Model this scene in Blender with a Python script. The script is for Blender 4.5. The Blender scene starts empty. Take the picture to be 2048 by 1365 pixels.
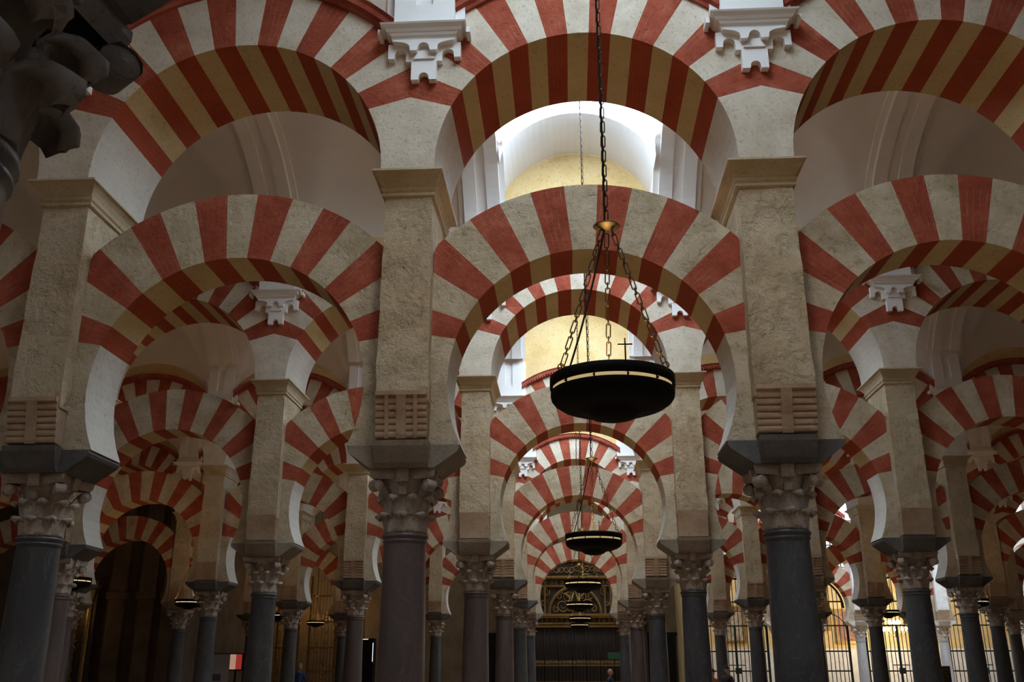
import bpy, math, random
from math import pi, sin, cos, radians, sqrt, atan2, hypot
from mathutils import Vector, Matrix
random.seed(7)
SC = bpy.context.scene
COL = SC.collection
S = 3.429          # spacing of the columns along an arcade (x)
W = 6.9            # spacing of the arcades (y); arcade k stands at y = (k-1)*W

# ------------------------------------------------------------------ camera
cam_d = bpy.data.cameras.new('camera')
cam_d.sensor_width = 36.0
cam_d.lens = 1919.3 * 36 / 2048
cam_d.clip_end = 300
cam = bpy.data.objects.new('camera', cam_d)
COL.objects.link(cam)
_a, _b, _c = radians(18.92), radians(-3.333), radians(-0.067)
_r = Vector((cos(_b), -sin(_b), 0)); _fh = Vector((sin(_b), cos(_b), 0)); _u = Vector((0, 0, 1))
_fw = _fh * cos(_a) + _u * sin(_a); _up = -_fh * sin(_a) + _u * cos(_a)
_m = Matrix((_r, _up, -_fw)).transposed() @ Matrix.Rotation(_c, 3, 'Z')
cam.matrix_world = Matrix.Translation((1.488, -8.784, 1.6)) @ _m.to_4x4()
SC.camera = cam

# ------------------------------------------------------------------ colour and exposure
SC.view_settings.view_transform = 'Standard'
SC.view_settings.look = 'None'
SC.view_settings.gamma = 1
SC.view_settings.use_curve_mapping = False
SC.view_settings.exposure = 0.36

# ------------------------------------------------------------------ world: pale daylight sky outside the building
world = bpy.data.worlds.new('world'); SC.world = world
world.use_nodes = True
bg = world.node_tree.nodes['Background']
bg.inputs[0].default_value = (0.80, 0.88, 1.0, 1)
bg.inputs[1].default_value = 0.25

# ------------------------------------------------------------------ daylight through the skylights, plus fill added behind the viewpoint
SKYLIGHTS = []     # (bay, nave, watts)
for n_, w_ in ((-1, 250), (0, 40), (1, 190), (2, 190), (3, 190), (4, 190), (5, 12)):
    SKYLIGHTS.append((0, n_, w_))
for b_, n_, w_ in ((3, 5, 900), (5, 5, 1100), (2, 6, 60), (4, 6, 80), (6, 6, 80), (-3, -1, 330), (3, -1, 330)):  # skylights behind the viewpoint are unseen, added as frontal fill
    SKYLIGHTS.append((b_, n_, w_))
for b_, n_, w_ in SKYLIGHTS:
    ld = bpy.data.lights.new('skylight_and_fill_light', 'AREA')
    ld.shape = 'RECTANGLE'; ld.size = 2.3; ld.size_y = 2.8
    ld.energy = w_ * .30; ld.color = (0.79, 0.89, 1.0)
    lo = bpy.data.objects.new('skylight_and_fill_light', ld)
    lo.location = ((b_ + .5) * S + .05, (n_ - .5) * W, 11.35)
    COL.objects.link(lo)

# ================================================================== materials
def new_mat(name):
    m = bpy.data.materials.new(name); m.use_nodes = True
    nt = m.node_tree
    return m, nt, nt.nodes['Principled BSDF']

def N(nt, typ, **kw):
    n = nt.nodes.new(typ)
    for k, v in kw.items():
        setattr(n, k, v)
    return n

def ramp(nt, fac, stops):
    r = N(nt, 'ShaderNodeValToRGB')
    el = r.color_ramp.elements
    while len(el) < len(stops): el.new(0.5)
    for e, (p, c) in zip(el, stops):
        e.position = p; e.color = (*c, 1) if len(c) == 3 else c
    nt.links.new(fac, r.inputs[0])
    return r.outputs[0]

def noise(nt, vec, scale, detail=6, rough=.6, dist=0.0):
    n = N(nt, 'ShaderNodeTexNoise')
    n.inputs['Scale'].default_value = scale; n.inputs['Detail'].default_value = detail
    n.inputs['Roughness'].default_value = rough; n.inputs['Distortion'].default_value = dist
    nt.links.new(vec, n.inputs['Vector'])
    return n.outputs['Fac']

def mixc(nt, fac, a, b, mode='MIX'):
    m = N(nt, 'ShaderNodeMix', data_type='RGBA', blend_type=mode)
    for sock, v in ((0, fac), (6, a), (7, b)):
        if hasattr(v, 'default_value') or isinstance(v, bpy.types.NodeSocket):
            nt.links.new(v, m.inputs[sock])
        else:
            m.inputs[sock].default_value = (*v, 1) if isinstance(v, tuple) else v
    return m.outputs[2]

def geo_pos(nt):
    return N(nt, 'ShaderNodeNewGeometry').outputs['Position']

def stone(name, lo, mid, hi, big=1.6, pit=26, bump=.35, dist=.02, rough=.9, bricks=None, stain=None):
    """rough masonry: blotches of colour, fine pitting, optional thin mortar lines laid out along UV"""
    m, nt, p = new_mat(name)
    pos = geo_pos(nt)
    f1 = noise(nt, pos, big, 7, .65)
    col = ramp(nt, f1, [(.3, lo), (.5, mid), (.72, hi)])
    f2 = noise(nt, pos, pit, 5, .7)
    dark = ramp(nt, f2, [(.30, (.42, .36, .28)), (.45, (1, 1, 1))])
    col = mixc(nt, .62, col, dark, 'MULTIPLY')
    if stain:
        f3 = noise(nt, pos, 3.1, 8, .75, .6)
        k = ramp(nt, f3, [(.56, (0, 0, 0)), (.74, (.6, .6, .6))])
        col = mixc(nt, k, col, stain)
    h = f2
    if bricks:
        uv = N(nt, 'ShaderNodeUVMap').outputs[0]
        sw = N(nt, 'ShaderNodeSeparateXYZ'); nt.links.new(uv, sw.inputs[0])
        cb = N(nt, 'ShaderNodeCombineXYZ')
        wob = N(nt, 'ShaderNodeMath', operation='MULTIPLY_ADD')
        nt.links.new(noise(nt, pos, 5, 3, .6), wob.inputs[0]); wob.inputs[1].default_value = .02
        nt.links.new(sw.outputs[0], wob.inputs[2])
        nt.links.new(sw.outputs[1], cb.inputs[0]); nt.links.new(wob.outputs[0], cb.inputs[1])
        b = N(nt, 'ShaderNodeTexBrick')
        nt.links.new(cb.outputs[0], b.inputs['Vector'])
        b.inputs['Scale'].default_value = 1
        b.inputs['Brick Width'].default_value = .26
        b.inputs['Row Height'].default_value = .046
        b.inputs['Mortar Size'].default_value = .0016
        b.inputs['Mortar Smooth'].default_value = .3
        f4 = noise(nt, pos, 4, 4, .6)
        lineamt = ramp(nt, f4, [(.42, (0, 0, 0)), (.66, (.6, .6, .6))])
        k = N(nt, 'ShaderNodeMath', operation='MULTIPLY')
        nt.links.new(b.outputs['Fac'], k.inputs[0]); nt.links.new(lineamt, k.inputs[1])
        col = mixc(nt, k.outputs[0], col, bricks)
    nt.links.new(col, p.inputs['Base Color'])
    p.inputs['Roughness'].default_value = rough
    p.inputs['Specular IOR Level'].default_value = .2
    if bump:
        f5 = noise(nt, pos, pit * .38, 6, .72, .4)
        ad = N(nt, 'ShaderNodeMath', operation='MULTIPLY_ADD')
        rid = ramp(nt, f5, [(.36, (0, 0, 0)), (.50, (1, 1, 1))])
        nt.links.new(rid, ad.inputs[0]); ad.inputs[1].default_value = .8; nt.links.new(h, ad.inputs[2])
        bp = N(nt, 'ShaderNodeBump')
        bp.inputs['Strength'].default_value = bump; bp.inputs['Distance'].default_value = dist
        nt.links.new(ad.outputs[0], bp.inputs['Height'])
        nt.links.new(bp.outputs[0], p.inputs['Normal'])
    return m

def plain(name, col, rough=.6, metal=0.0, var=.12, scale=6, bump=0.0):
    m, nt, p = new_mat(name)
    pos = geo_pos(nt)
    f = noise(nt, pos, scale, 5, .6)
    c = ramp(nt, f, [(.3, tuple(x * (1 - var) for x in col)), (.7, tuple(min(1, x * (1 + var)) for x in col))])
    nt.links.new(c, p.inputs['Base Color'])
    p.inputs['Roughness'].default_value = rough; p.inputs['Metallic'].default_value = metal
    if bump:
        bp = N(nt, 'ShaderNodeBump'); bp.inputs['Strength'].default_value = bump; bp.inputs['Distance'].default_value = .01
        nt.links.new(noise(nt, pos, scale * 5, 5, .6), bp.inputs['Height']); nt.links.new(bp.outputs[0], p.inputs['Normal'])
    return m

def glow(name, col, strength):
    m, nt, p = new_mat(name)
    p.inputs['Base Color'].default_value = (*col, 1)
    p.inputs['Emission Color'].default_value = (*col, 1)
    p.inputs['Emission Strength'].default_value = strength
    return m

def marble(name, lo, hi, vein, rough=.38, scale=2.2):
    m, nt, p = new_mat(name)
    pos = geo_pos(nt)
    mp = N(nt, 'ShaderNodeMapping'); mp.inputs['Scale'].default_value = (1, 1, .35)
    nt.links.new(pos, mp.inputs[0])
    f = noise(nt, mp.outputs[0], scale, 8, .65, .8)
    c = ramp(nt, f, [(.3, lo), (.68, hi)])
    v = noise(nt, mp.outputs[0], scale * 1.7, 9, .62, 1.6)
    k = ramp(nt, v, [(.485, (0, 0, 0)), (.5, (.5, .5, .5)), (.515, (0, 0, 0))])
    c = mixc(nt, k, c, vein)
    sp = ramp(nt, noise(nt, pos, 60, 3, .6), [(.35, (.8, .8, .8)), (.6, (1, 1, 1))])
    c = mixc(nt, .7, c, sp, 'MULTIPLY')
    nt.links.new(c, p.inputs['Base Color'])
    p.inputs['Roughness'].default_value = rough
    return m

M = {}
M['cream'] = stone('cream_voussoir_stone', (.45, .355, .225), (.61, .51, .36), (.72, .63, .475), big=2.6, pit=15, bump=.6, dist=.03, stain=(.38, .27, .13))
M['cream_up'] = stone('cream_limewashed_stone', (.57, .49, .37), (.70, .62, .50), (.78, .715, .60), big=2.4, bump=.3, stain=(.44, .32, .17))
M['red'] = stone('red_brick_voussoir', (.29, .056, .030), (.39, .088, .048), (.49, .145, .088), big=3.2, pit=20, bump=.5, bricks=(.58, .36, .25))
M['cream_soffit'] = stone('bounce_tinted_ochre_soffit', (.47, .345, .165), (.54, .41, .21), (.60, .47, .26), big=1.1, bump=.06)  # smooth underside; warm bounced light put into its ochre colour
M['red_soffit'] = stone('bounce_tinted_red_soffit', (.27, .045, .02), (.325, .06, .026), (.37, .075, .034), big=1.3, bump=.06, bricks=(.42, .2, .12))  # smooth underside; its warm shade put into a deeper red
M['pier'] = stone('tan_rough_pier_stone', (.45, .34, .21), (.57, .455, .30), (.67, .56, .40), big=1.6, pit=15, bump=.75, dist=.03, stain=(.40, .27, .15))
M['cornice'] = stone('ochre_cornice_stone', (.42, .33, .20), (.54, .45, .30), (.62, .54, .39), big=2, bump=.1)
M['corbel'] = stone('orange_corbel_stone', (.34, .22, .135), (.42, .29, .19), (.50, .36, .25), big=3, bump=.15)
M['impost_dark'] = stone('dark_grey_impost_stone', (.09, .085, .078), (.14, .13, .12), (.20, .185, .165), big=2.4, bump=.2)
M['impost_tan'] = stone('grey_tan_impost_stone', (.22, .18, .135), (.29, .24, .18), (.37, .31, .24), big=2.4, bump=.25)
M['capital'] = stone('weathered_marble_capital', (.31, .25, .195), (.42, .35, .285), (.52, .45, .375), big=5, pit=40, bump=.25)
M['capital_shaded'] = stone('shade_toned_worn_capital', (.13, .115, .10), (.18, .155, .135), (.23, .20, .17), big=4, pit=30, bump=.25)  # worn capital near the viewpoint, its weak light painted as darker stone
M['shaft_slate'] = marble('blue_grey_marble_shaft', (.040, .039, .040), (.095, .092, .092), (.19, .18, .17))
M['shaft_rose'] = marble('rose_brown_marble_shaft', (.085, .06, .052), (.15, .11, .097), (.2, .15, .13))
M['shaft_white'] = marble('white_marble_shaft', (.5, .49, .49), (.66, .65, .64), (.35, .33, .33))
M['plaster'] = plain('white_vault_plaster', (.80, .73, .655), .9, 0, .04, 1.5)
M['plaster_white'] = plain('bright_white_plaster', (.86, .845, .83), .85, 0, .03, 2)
M['plaster_sky'] = plain('daylight_toned_plaster', (.86, .865, .88), .9, 0, .02, 2)  # vault of the skylight bays, cool daylight put into a lighter white
M['yellow_wall'] = stone('yellow_washed_ashlar', (.66, .46, .19), (.76, .56, .27), (.81, .64, .36), big=1.0, bump=.08, stain=(.50, .32, .15))
M['hood'] = stone('red_hood_moulding', (.26, .05, .03), (.36, .08, .05), (.46, .13, .09), big=3, bump=.1)
M['leg'] = stone('limewashed_arch_foot', (.52, .47, .40), (.58, .53, .46), (.64, .60, .53), big=1.4, bump=.15, stain=(.5, .42, .3))
M['lamp_ring'] = glow('glowing_brass_ring', (1.0, .80, .42), .55)  # brass ring; glow added for the light it catches from the bulbs
M['white_col_stone'] = plain('pale_clean_stone', (.75, .73, .68), .8)
M['iron'] = plain('black_iron', (.012, .011, .010), .5, .6, .1)
M['bowl'] = plain('black_lamp_bowl', (.008, .006, .005), .7, 0, .1)
M['bowl'].node_tree.nodes['Principled BSDF'].inputs['Specular IOR Level'].default_value = .12
M['brass'] = plain('aged_brass', (.34, .26, .12), .5, 1.0, .15)
M['canopy'] = plain('dull_brass', (.20, .165, .085), .5, .8, .2)
M['lamp_ring_dim'] = glow('dim_glowing_brass_ring', (1.0, .74, .36), .34)  # weaker added glow for the brass ring of the near lamps
M['chain'] = plain('dark_bronze_chain', (.09, .065, .035), .4, .9, .2)
M['green_iron'] = plain('dark_green_iron', (.010, .022, .016), .5, .2, .1)
M['floor'] = stone('worn_red_brown_floor_marble', (.24, .15, .09), (.32, .21, .135), (.40, .27, .18), big=.8, bump=.02, rough=.45)
M['gold'] = plain('dull_gilding', (.36, .24, .085), .42, .75, .3, 9)
M['dark_wood'] = plain('dark_carved_wood', (.045, .028, .018), .6, 0, .2, 5)
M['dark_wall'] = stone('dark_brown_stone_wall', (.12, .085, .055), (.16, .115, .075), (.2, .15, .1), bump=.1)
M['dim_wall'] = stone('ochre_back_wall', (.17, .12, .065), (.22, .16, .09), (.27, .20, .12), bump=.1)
M['sky_glass'] = glow('skylight_daylight_glass', (.84, .93, 1.0), 2.45)
M['sky_glass_bright'] = glow('bright_skylight_daylight_glass', (.84, .93, 1.0), 3.1)
M['lamp_glow'] = glow('warm_lamp_glow', (1.0, .70, .35), 6.0)

# ================================================================== mesh helpers
class MB:
    def __init__(s):
        s.v = []; s.f = []; s.m = []; s.uv = []; s.sm = []
    def poly(s, pts, mat=0, uv=None, smooth=False):
        i = len(s.v); s.v += [tuple(p) for p in pts]
        s.f.append(tuple(range(i, i + len(pts)))); s.m.append(mat); s.sm.append(smooth)
        s.uv.append(uv if uv else [(0, 0)] * len(pts))
    def grid(s, rows, mat=0, smooth=True, closed=False, uvs=None):
        """rows: list of equal-length lists of points"""
        i = len(s.v); n = len(rows[0])
        for r in rows: s.v += [tuple(p) for p in r]
        for a in range(len(rows) - 1):
            for b in range(n if closed else n - 1):
                c = (b + 1) % n
                s.f.append((i + a * n + b, i + a * n + c, i + (a + 1) * n + c, i + (a + 1) * n + b))
                s.m.append(mat); s.sm.append(smooth)
                s.uv.append([(0, 0)] * 4)
    def box(s, x0, x1, y0, y1, z0, z1, mat=0):
        P = [(x0, y0, z0), (x1, y0, z0), (x1, y1, z0), (x0, y1, z0), (x0, y0, z1), (x1, y0, z1), (x1, y1, z1), (x0, y1, z1)]
        i = len(s.v); s.v += P
        for q in ((0, 3, 2, 1), (4, 5, 6, 7), (0, 1, 5, 4), (1, 2, 6, 5), (2, 3, 7, 6), (3, 0, 4, 7)):
            s.f.append(tuple(i + k for k in q)); s.m.append(mat); s.sm.append(False); s.uv.append([(0, 0)] * 4)
    def frustum(s, sections, mat=0):
        """stack of rectangles (z, hx, hy[, cx, cy])"""
        rows = []
        for q in sections:
            z, hx, hy = q[:3]; cx, cy = (q[3], q[4]) if len(q) > 3 else (0, 0)
            rows.append([(cx - hx, cy - hy, z), (cx + hx, cy - hy, z), (cx + hx, cy + hy, z), (cx - hx, cy + hy, z)])
        s.grid(rows, mat, smooth=False, closed=True)
        s.poly(list(reversed(rows[0])), mat); s.poly(rows[-1], mat)
    def lathe(s, prof, n=24, mat=0, c=(0, 0, 0), smooth=True):
        rows = [[(c[0] + r * cos(2 * pi * k / n), c[1] + r * sin(2 * pi * k / n), c[2] + z) for k in range(n)] for r, z in prof]
        s.grid(rows, mat, smooth, closed=True)
    def prism(s, outline, y0, y1, mat=0):
        """outline in x,z extruded along y"""
        from mathutils.geometry import tessellate_polygon
        a = [(x, y0, z) for x, z in outline]; b = [(x, y1, z) for x, z in outline]
        for t in tessellate_polygon([[Vector((x, z, 0)) for x, z in outline]]):
            s.poly([a[q] for q in t], mat); s.poly([b[q] for q in reversed(t)], mat)
        n = len(outline)
        for k in range(n):
            q = (k + 1) % n
            s.poly([a[k], b[k], b[q], a[q]], mat)
    def tube(s, pts, r, n=6, mat=0, closed=False, cap=False):
        pts = [Vector(p) for p in pts]; rows = []; m = len(pts)
        up = Vector((0, 0, 1))
        prev = None
        for i, p in enumerate(pts):
            if closed: t = pts[(i + 1) % m] - pts[(i - 1) % m]
            else: t = pts[min(i + 1, m - 1)] - pts[max(i - 1, 0)]
            t.normalize()
            if prev is None:
                a = t.cross(up)
                if a.length < 1e-3: a = t.cross(Vector((1, 0, 0)))
            else:
                a = prev - t * prev.dot(t)
            a.normalize(); prev = a; b = t.cross(a)
            rr = r[i] if isinstance(r, (list, tuple)) else r
            rows.append([tuple(p + a * rr * cos(2 * pi * k / n) + b * rr * sin(2 * pi * k / n)) for k in range(n)])
        if closed: rows.append(rows[0])
        s.grid(rows, mat, True, closed=True)
        if cap and not closed:
            s.poly(list(reversed(rows[0])), mat); s.poly(rows[-1], mat)
    def mesh(s, name, mats):
        me = bpy.data.meshes.new(name)
        me.from_pydata(s.v, [], s.f)
        for mt in mats: me.materials.append(mt)
        me.polygons.foreach_set('material_index', s.m)
        me.polygons.foreach_set('use_smooth', s.sm)
        uvl = me.uv_layers.new(name='UVMap')
        flat = [c for f in s.uv for p in f for c in p]
        uvl.data.foreach_set('uv', flat)
        me.update()
        import bmesh
        bm = bmesh.new(); bm.from_mesh(me)
        bmesh.ops.remove_doubles(bm, verts=bm.verts, dist=1e-5)
        bmesh.ops.recalc_face_normals(bm, faces=bm.faces)
        bm.to_mesh(me); bm.free()
        return me

def obj(name, me, parent=None, loc=(0, 0, 0), rz=0, label=None, cat=None, group=None, kind=None):
    o = bpy.data.objects.new(name, me); COL.objects.link(o)
    o.location = loc; o.rotation_euler = (0, 0, rz)
    if parent: o.parent = parent
    if label: o['label'] = label
    if cat: o['category'] = cat
    if group: o['group'] = group
    if kind: o['kind'] = kind
    return o

def rand_words(k): return ['first', 'second', 'third', 'fourth', 'fifth', 'sixth', 'seventh', 'eighth', 'ninth'][k]

def row_words(k):
    return {-1: 'arcade behind the viewpoint', 0: 'arcade beside the viewpoint', 1: 'nearest full arcade', 2: 'second arcade back', 3: 'third arcade back',
            4: 'fourth arcade back', 5: 'fifth arcade back', 6: 'sixth arcade back'}[k]
def nave_words(n):
    return {-1: 'behind the viewpoint', 0: 'before the nearest arcade', 1: 'behind the nearest arcade', 2: 'behind the second arcade',
            3: 'behind the third arcade', 4: 'behind the fourth arcade', 5: 'behind the fifth arcade', 6: 'behind the sixth arcade'}[n]
NUM = ['zero', 'one', 'two', 'three', 'four', 'five', 'six', 'seven', 'eight', 'nine']
ORD = ['', 'first', 'second', 'third', 'fourth', 'fifth', 'sixth', 'seventh', 'eighth', 'ninth']
def bay_words(i):
    return 'middle bay' if i == 0 else f'{ORD[abs(i)]} bay {"right" if i > 0 else "left"} of middle'
def col_words(j):
    return f'{ORD[j]} right of middle bay' if j > 0 else f'{ORD[1 - j]} left of middle bay'

# ================================================================== arches
def arch_mesh(name, bounds, r, cz, zbase, D, rext, T, dirk, dirp, mats, hw=S / 2):
    """striped arch around x=0. bounds: angles of voussoir joints (deg, from +x side to -x side), first and last are red's edges.
       faces: 0 cream 1 red 2 cream soffit 3 red soffit"""
    b = MB()
    rays = []   # (inner, outer, key) key: index of voussoir starting at this ray
    a_s = math.degrees(math.asin((zbase - cz) / r)) if zbase > cz - r else -30
    def outer(p, d):
        t = 9e9
        if abs(d[0]) > 1e-6:
            tt = ((D if d[0] > 0 else -D) - p[0]) / d[0]
            if tt > 0: t = min(t, tt)
        bq = p[0] * d[0] + (p[1] - cz) * d[1]; cq = p[0] ** 2 + (p[1] - cz) ** 2 - rext ** 2
        t = min(t, -bq + sqrt(max(0, bq * bq - cq)))
        return (p[0] + d[0] * t, p[1] + d[1] * t)
    def dirang(a):
        s = 1 if a <= 90 else -1
        q = abs(90 - a)
        return a - s * dirk * (q / 70) ** dirp
    seq = []
    sub = 4
    for i in range(len(bounds) - 1):
        for k in range(sub):
            seq.append((bounds[i] + (bounds[i + 1] - bounds[i]) * k / sub, 1 if i % 2 == 0 else 0))
    seq.append((bounds[-1], 0))
    main = []
    for a, c in seq:
        p = (r * cos(radians(a)), cz + r * sin(radians(a)))
        da = radians(dirang(a)); main.append((p, outer(p, (cos(da), sin(da))), c))
    nl = 7
    def leg(side):
        a0 = bounds[0] if side > 0 else 180 - bounds[-1]
        q0 = main[0][1] if side > 0 else main[-1][1]
        out = []
        for k in range(nl):
            t = k / nl
            a = a_s + (a0 - a_s) * t
            p = (side * r * cos(radians(a)), cz + r * sin(radians(a)))
            out.append((p, (side * D, zbase + (q0[1] - zbase) * t), 0))
        return out
    L = leg(1); R = leg(-1); R.reverse()
    rays = L + main + R
    u = 0
    for i in range(len(rays) - 1):
        (p0, q0, c), (p1, q1, _) = rays[i], rays[i + 1]
        du = hypot(p1[0] - p0[0], p1[1] - p0[1])
        l0 = hypot(q0[0] - p0[0], q0[1] - p0[1]); l1 = hypot(q1[0] - p1[0], q1[1] - p1[1])
        uvf = [(u, 0), (u + du, 0), (u + du, l1), (u, l0)]
        for y in (-T, T):
            b.poly([(p0[0], y, p0[1]), (p1[0], y, p1[1]), (q1[0], y, q1[1]), (q0[0], y, q0[1])], c, uvf)
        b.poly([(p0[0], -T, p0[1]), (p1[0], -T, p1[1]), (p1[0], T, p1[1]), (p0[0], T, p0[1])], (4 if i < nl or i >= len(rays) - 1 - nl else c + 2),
               [(u, 0), (u + du, 0), (u + du, 2 * T), (u, 2 * T)])
        b.poly([(q0[0], -T, q0[1]), (q1[0], -T, q1[1]), (q1[0], T, q1[1]), (q0[0], T, q0[1])], c, uvf)
        u += du
    for (p, q, c) in (rays[0], rays[-1]):
        b.poly([(p[0], -T, p[1]), (q[0], -T, q[1]), (q[0], T, q[1]), (p[0], T, p[1])], 0)
    return b.mesh(name, mats)

LB = [19.0, 28.3, 38.6, 47.8, 57.2, 66.6, 76.8, 86.4, 95.9, 105.4, 114.5, 123.7, 132.3, 141.7, 152.3, 160.8]
UB = [26.3, 35, 43.9, 51.9, 60.8, 69.6, 78.4, 87.1, 95.5, 103.9, 111.8, 120.0, 128.4, 137.1, 145.4, 153.5]
def jit(bs, amt, rnd):
    n = len(bs); a = (bs[0] + 180 - bs[-1]) / 2
    return [a + (180 - 2 * a) * i / (n - 1) + rnd.uniform(-amt, amt) for i in range(n)]
rnd = random.Random(3)
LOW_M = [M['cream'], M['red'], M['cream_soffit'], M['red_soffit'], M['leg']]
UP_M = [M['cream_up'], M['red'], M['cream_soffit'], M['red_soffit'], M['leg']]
RL, CL, TL = 1.325, 4.11, .30
RU, CU, TU = 1.455, 6.22, .62
low_meshes = [arch_mesh('lower_arch', bs, RL, CL, 3.53, S / 2 - .235, 2.02, TL, 9, 2.6, LOW_M)
              for bs in (LB, jit(LB, .5, rnd), jit(LB, .6, rnd), jit(LB, .7, rnd))]
up_meshes = [arch_mesh('upper_arch', bs, RU, CU, 6.185, S / 2, 2.10, TU, 13, 2.2, UP_M)
             for bs in (UB, jit(UB, .4, rnd), jit(UB, .6, rnd))]

def hood_mesh(dentils):
    b = MB()
    prof = [(2.10, 0), (2.10, -.04), (2.135, -.05), (2.15, -.10), (2.20, -.105), (2.23, -.135), (2.23, 0)]
    a0 = math.acos((S / 2) / 2.16); n = 44
    for side in (-1, 1):
        rows = []
        for k in range(n + 1):
            a = a0 + (pi - 2 * a0) * k / n
            rows.append([(max(-S / 2 + .002, min(S / 2 - .002, r * cos(a))), side * (TU - y), CU + r * sin(a)) for r, y in prof])
        b.grid(rows, 0, smooth=False)
        if dentils:
            m = 60
            for k in range(m):
                a = a0 + .02 + (pi - 2 * a0 - .04) * (k + .2) / m; a2 = a + (pi - 2 * a0) / m * .55
                pts = []
                for r in (2.112, 2.152):
                    for aa in (a, a2): pts.append((r * cos(aa), CU + r * sin(aa)))
                q = [pts[0], pts[1], pts[3], pts[2]]
                b.prism(q, side * (TU + .045), side * (TU + .098), 0)
    return b.mesh('hood_moulding', [M['hood']])
hoods = [hood_mesh(False), hood_mesh(True)]

# ================================================================== column, capital, impost, pier
def shaft_mesh(mat, taper=(.215, .19)):
    b = MB()
    b.lathe([(.0, .16), (taper[0] + .015, .16), (taper[0] + .012, .20), (taper[0], .24), (taper[0], 1.2), (taper[1], 2.66), (taper[1], 2.68),
             (taper[1] + .012, 2.69), (taper[1] + .012, 2.705), (taper[1], 2.715), (taper[1] + .02, 2.73), (taper[1] + .02, 2.755), (taper[1], 2.765), (0, 2.765)], 36)
    return b.mesh('shaft', [mat])
shafts = {k: shaft_mesh(M[k]) for k in ('shaft_slate', 'shaft_rose', 'shaft_white')}

def base_mesh():
    b = MB()
    b.box(-.3, .3, -.3, .3, 0, .07)
    b.lathe([(0, .07), (.285, .07), (.3, .095), (.285, .12), (.245, .128), (.24, .14), (.25, .15), (.235, .165), (0, .165)], 32)
    return b.mesh('base', [M['impost_dark']])
BASE = base_mesh()

def capital_mesh(wf=1.0, of=1.0):
    b = MB(); Z0 = 2.76; H = .56
    b.lathe([(0, 0), (.185, 0), (.19, .05), (.188, .25), (.20, .38), (.235, .47), (.25, .49), (0, .49)], 32, c=(0, 0, Z0))
    def leaf(ang, z0, h, w, r0, out):
        n = 15; m = 6; rows = []; w *= wf; out *= of
        for i in range(n):
            t = i / (n - 1)
            # profile: clings to the bell, then curls out and droops
            if t < .7:
                q = t / .7; rr = r0 + .008 + .03 * q * q; z = z0 + h * q
            else:
                q = (t - .7) / .3; an = q * pi * 1.12
                rr = r0 + .038 + out * .5 * (1 - cos(an)); z = z0 + h + out * .45 * sin(an)
            ww = w * (1 - .1 * t) * (1 if t < .72 else sqrt(max(.10, 1 - ((t - .72) / .30) ** 2)))
            row = []
            for k in range(m + 1):
                s = -1 + 2 * k / m
                rx = rr - .022 * s * s + .010 * max(0, 1 - 3 * abs(s))
                aa = ang + s * ww / rr
                row.append((rx * cos(aa), rx * sin(aa), z - .02 * s * s * (1 if t > .6 else 0)))
            rows.append(row)
        th = .016 * (1 if wf == 1 else 1.9)
        solid = []
        for i, r in enumerate(rows):
            bk = []
            for x, y, z in reversed(r):
                d = hypot(x, y); q = (d - th) / d
                bk.append((x * q, y * q, z - th * min(1, max(0, (i - 7) / 3))))
            solid.append(list(r) + bk)
        b.grid(solid, 0, True, closed=True); b.poly(solid[-1], 0); b.poly(list(reversed(solid[0])), 0)
    for k in range(8): leaf(k * pi / 4, Z0 + .01, .155, .072, .185, .055)
    for k in range(8): leaf(k * pi / 4 + pi / 8, Z0 + .16, .155, .066, .19, .06)
    # abacus with concave sides
    rows = []
    for z, sc in ((.475, .94), (.50, 1), (.53, 1.03), (H, 1.03), (H, 0.01)):
        row = []
        for k in range(4):
            a = -pi / 4 + k * pi / 2
            c0 = Vector((cos(a), sin(a))) * .41; c1 = Vector((cos(a + pi / 2), sin(a + pi / 2))) * .41
            for q in range(8):
                s = q / 8; p = c0.lerp(c1, s); inn = 1 - .20 * sin(pi * s)
                row.append((p.x * inn * sc, p.y * inn * sc, Z0 + z))
        rows.append(row)
    b.grid(rows, 0, False, closed=True)
    for k in range(4):
        a = k * pi / 2
        c = Vector((cos(a), sin(a), 0)); t = Vector((-sin(a), cos(a), 0))
        for (r, w, z0, z1) in ((.285, .055, .44, .56), (.255, .035, .33, .40)):
            P = [tuple(c * rr + t * w * s + Vector((0, 0, Z0 + z))) for rr, s, z in
                 ((r - .1, -1, z0), (r - .1, 1, z0), (r - .02, 1, z0 + .01), (r - .02, -1, z0 + .01), (r - .1, -1, z1), (r - .1, 1, z1), (r, 1, z1), (r, -1, z1))]
            i = len(b.v); b.v += P
            for q in ((0, 3, 2, 1), (4, 5, 6, 7), (0, 1, 5, 4), (1, 2, 6, 5), (2, 3, 7, 6), (3, 0, 4, 7)):
                b.f.append(tuple(i + x for x in q)); b.m.append(0); b.sm.append(False); b.uv.append([(0, 0)] * 4)
    return b.mesh('capital', [M['capital']])
CAP = capital_mesh()
CAP_BIG = capital_mesh(1.45, 1.9); CAP_BIG.materials.clear(); CAP_BIG.materials.append(M['capital_shaded'])
CAP_WHITE = capital_mesh(); CAP_WHITE.materials.clear(); CAP_WHITE.materials.append(M['white_col_stone'])
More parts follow.
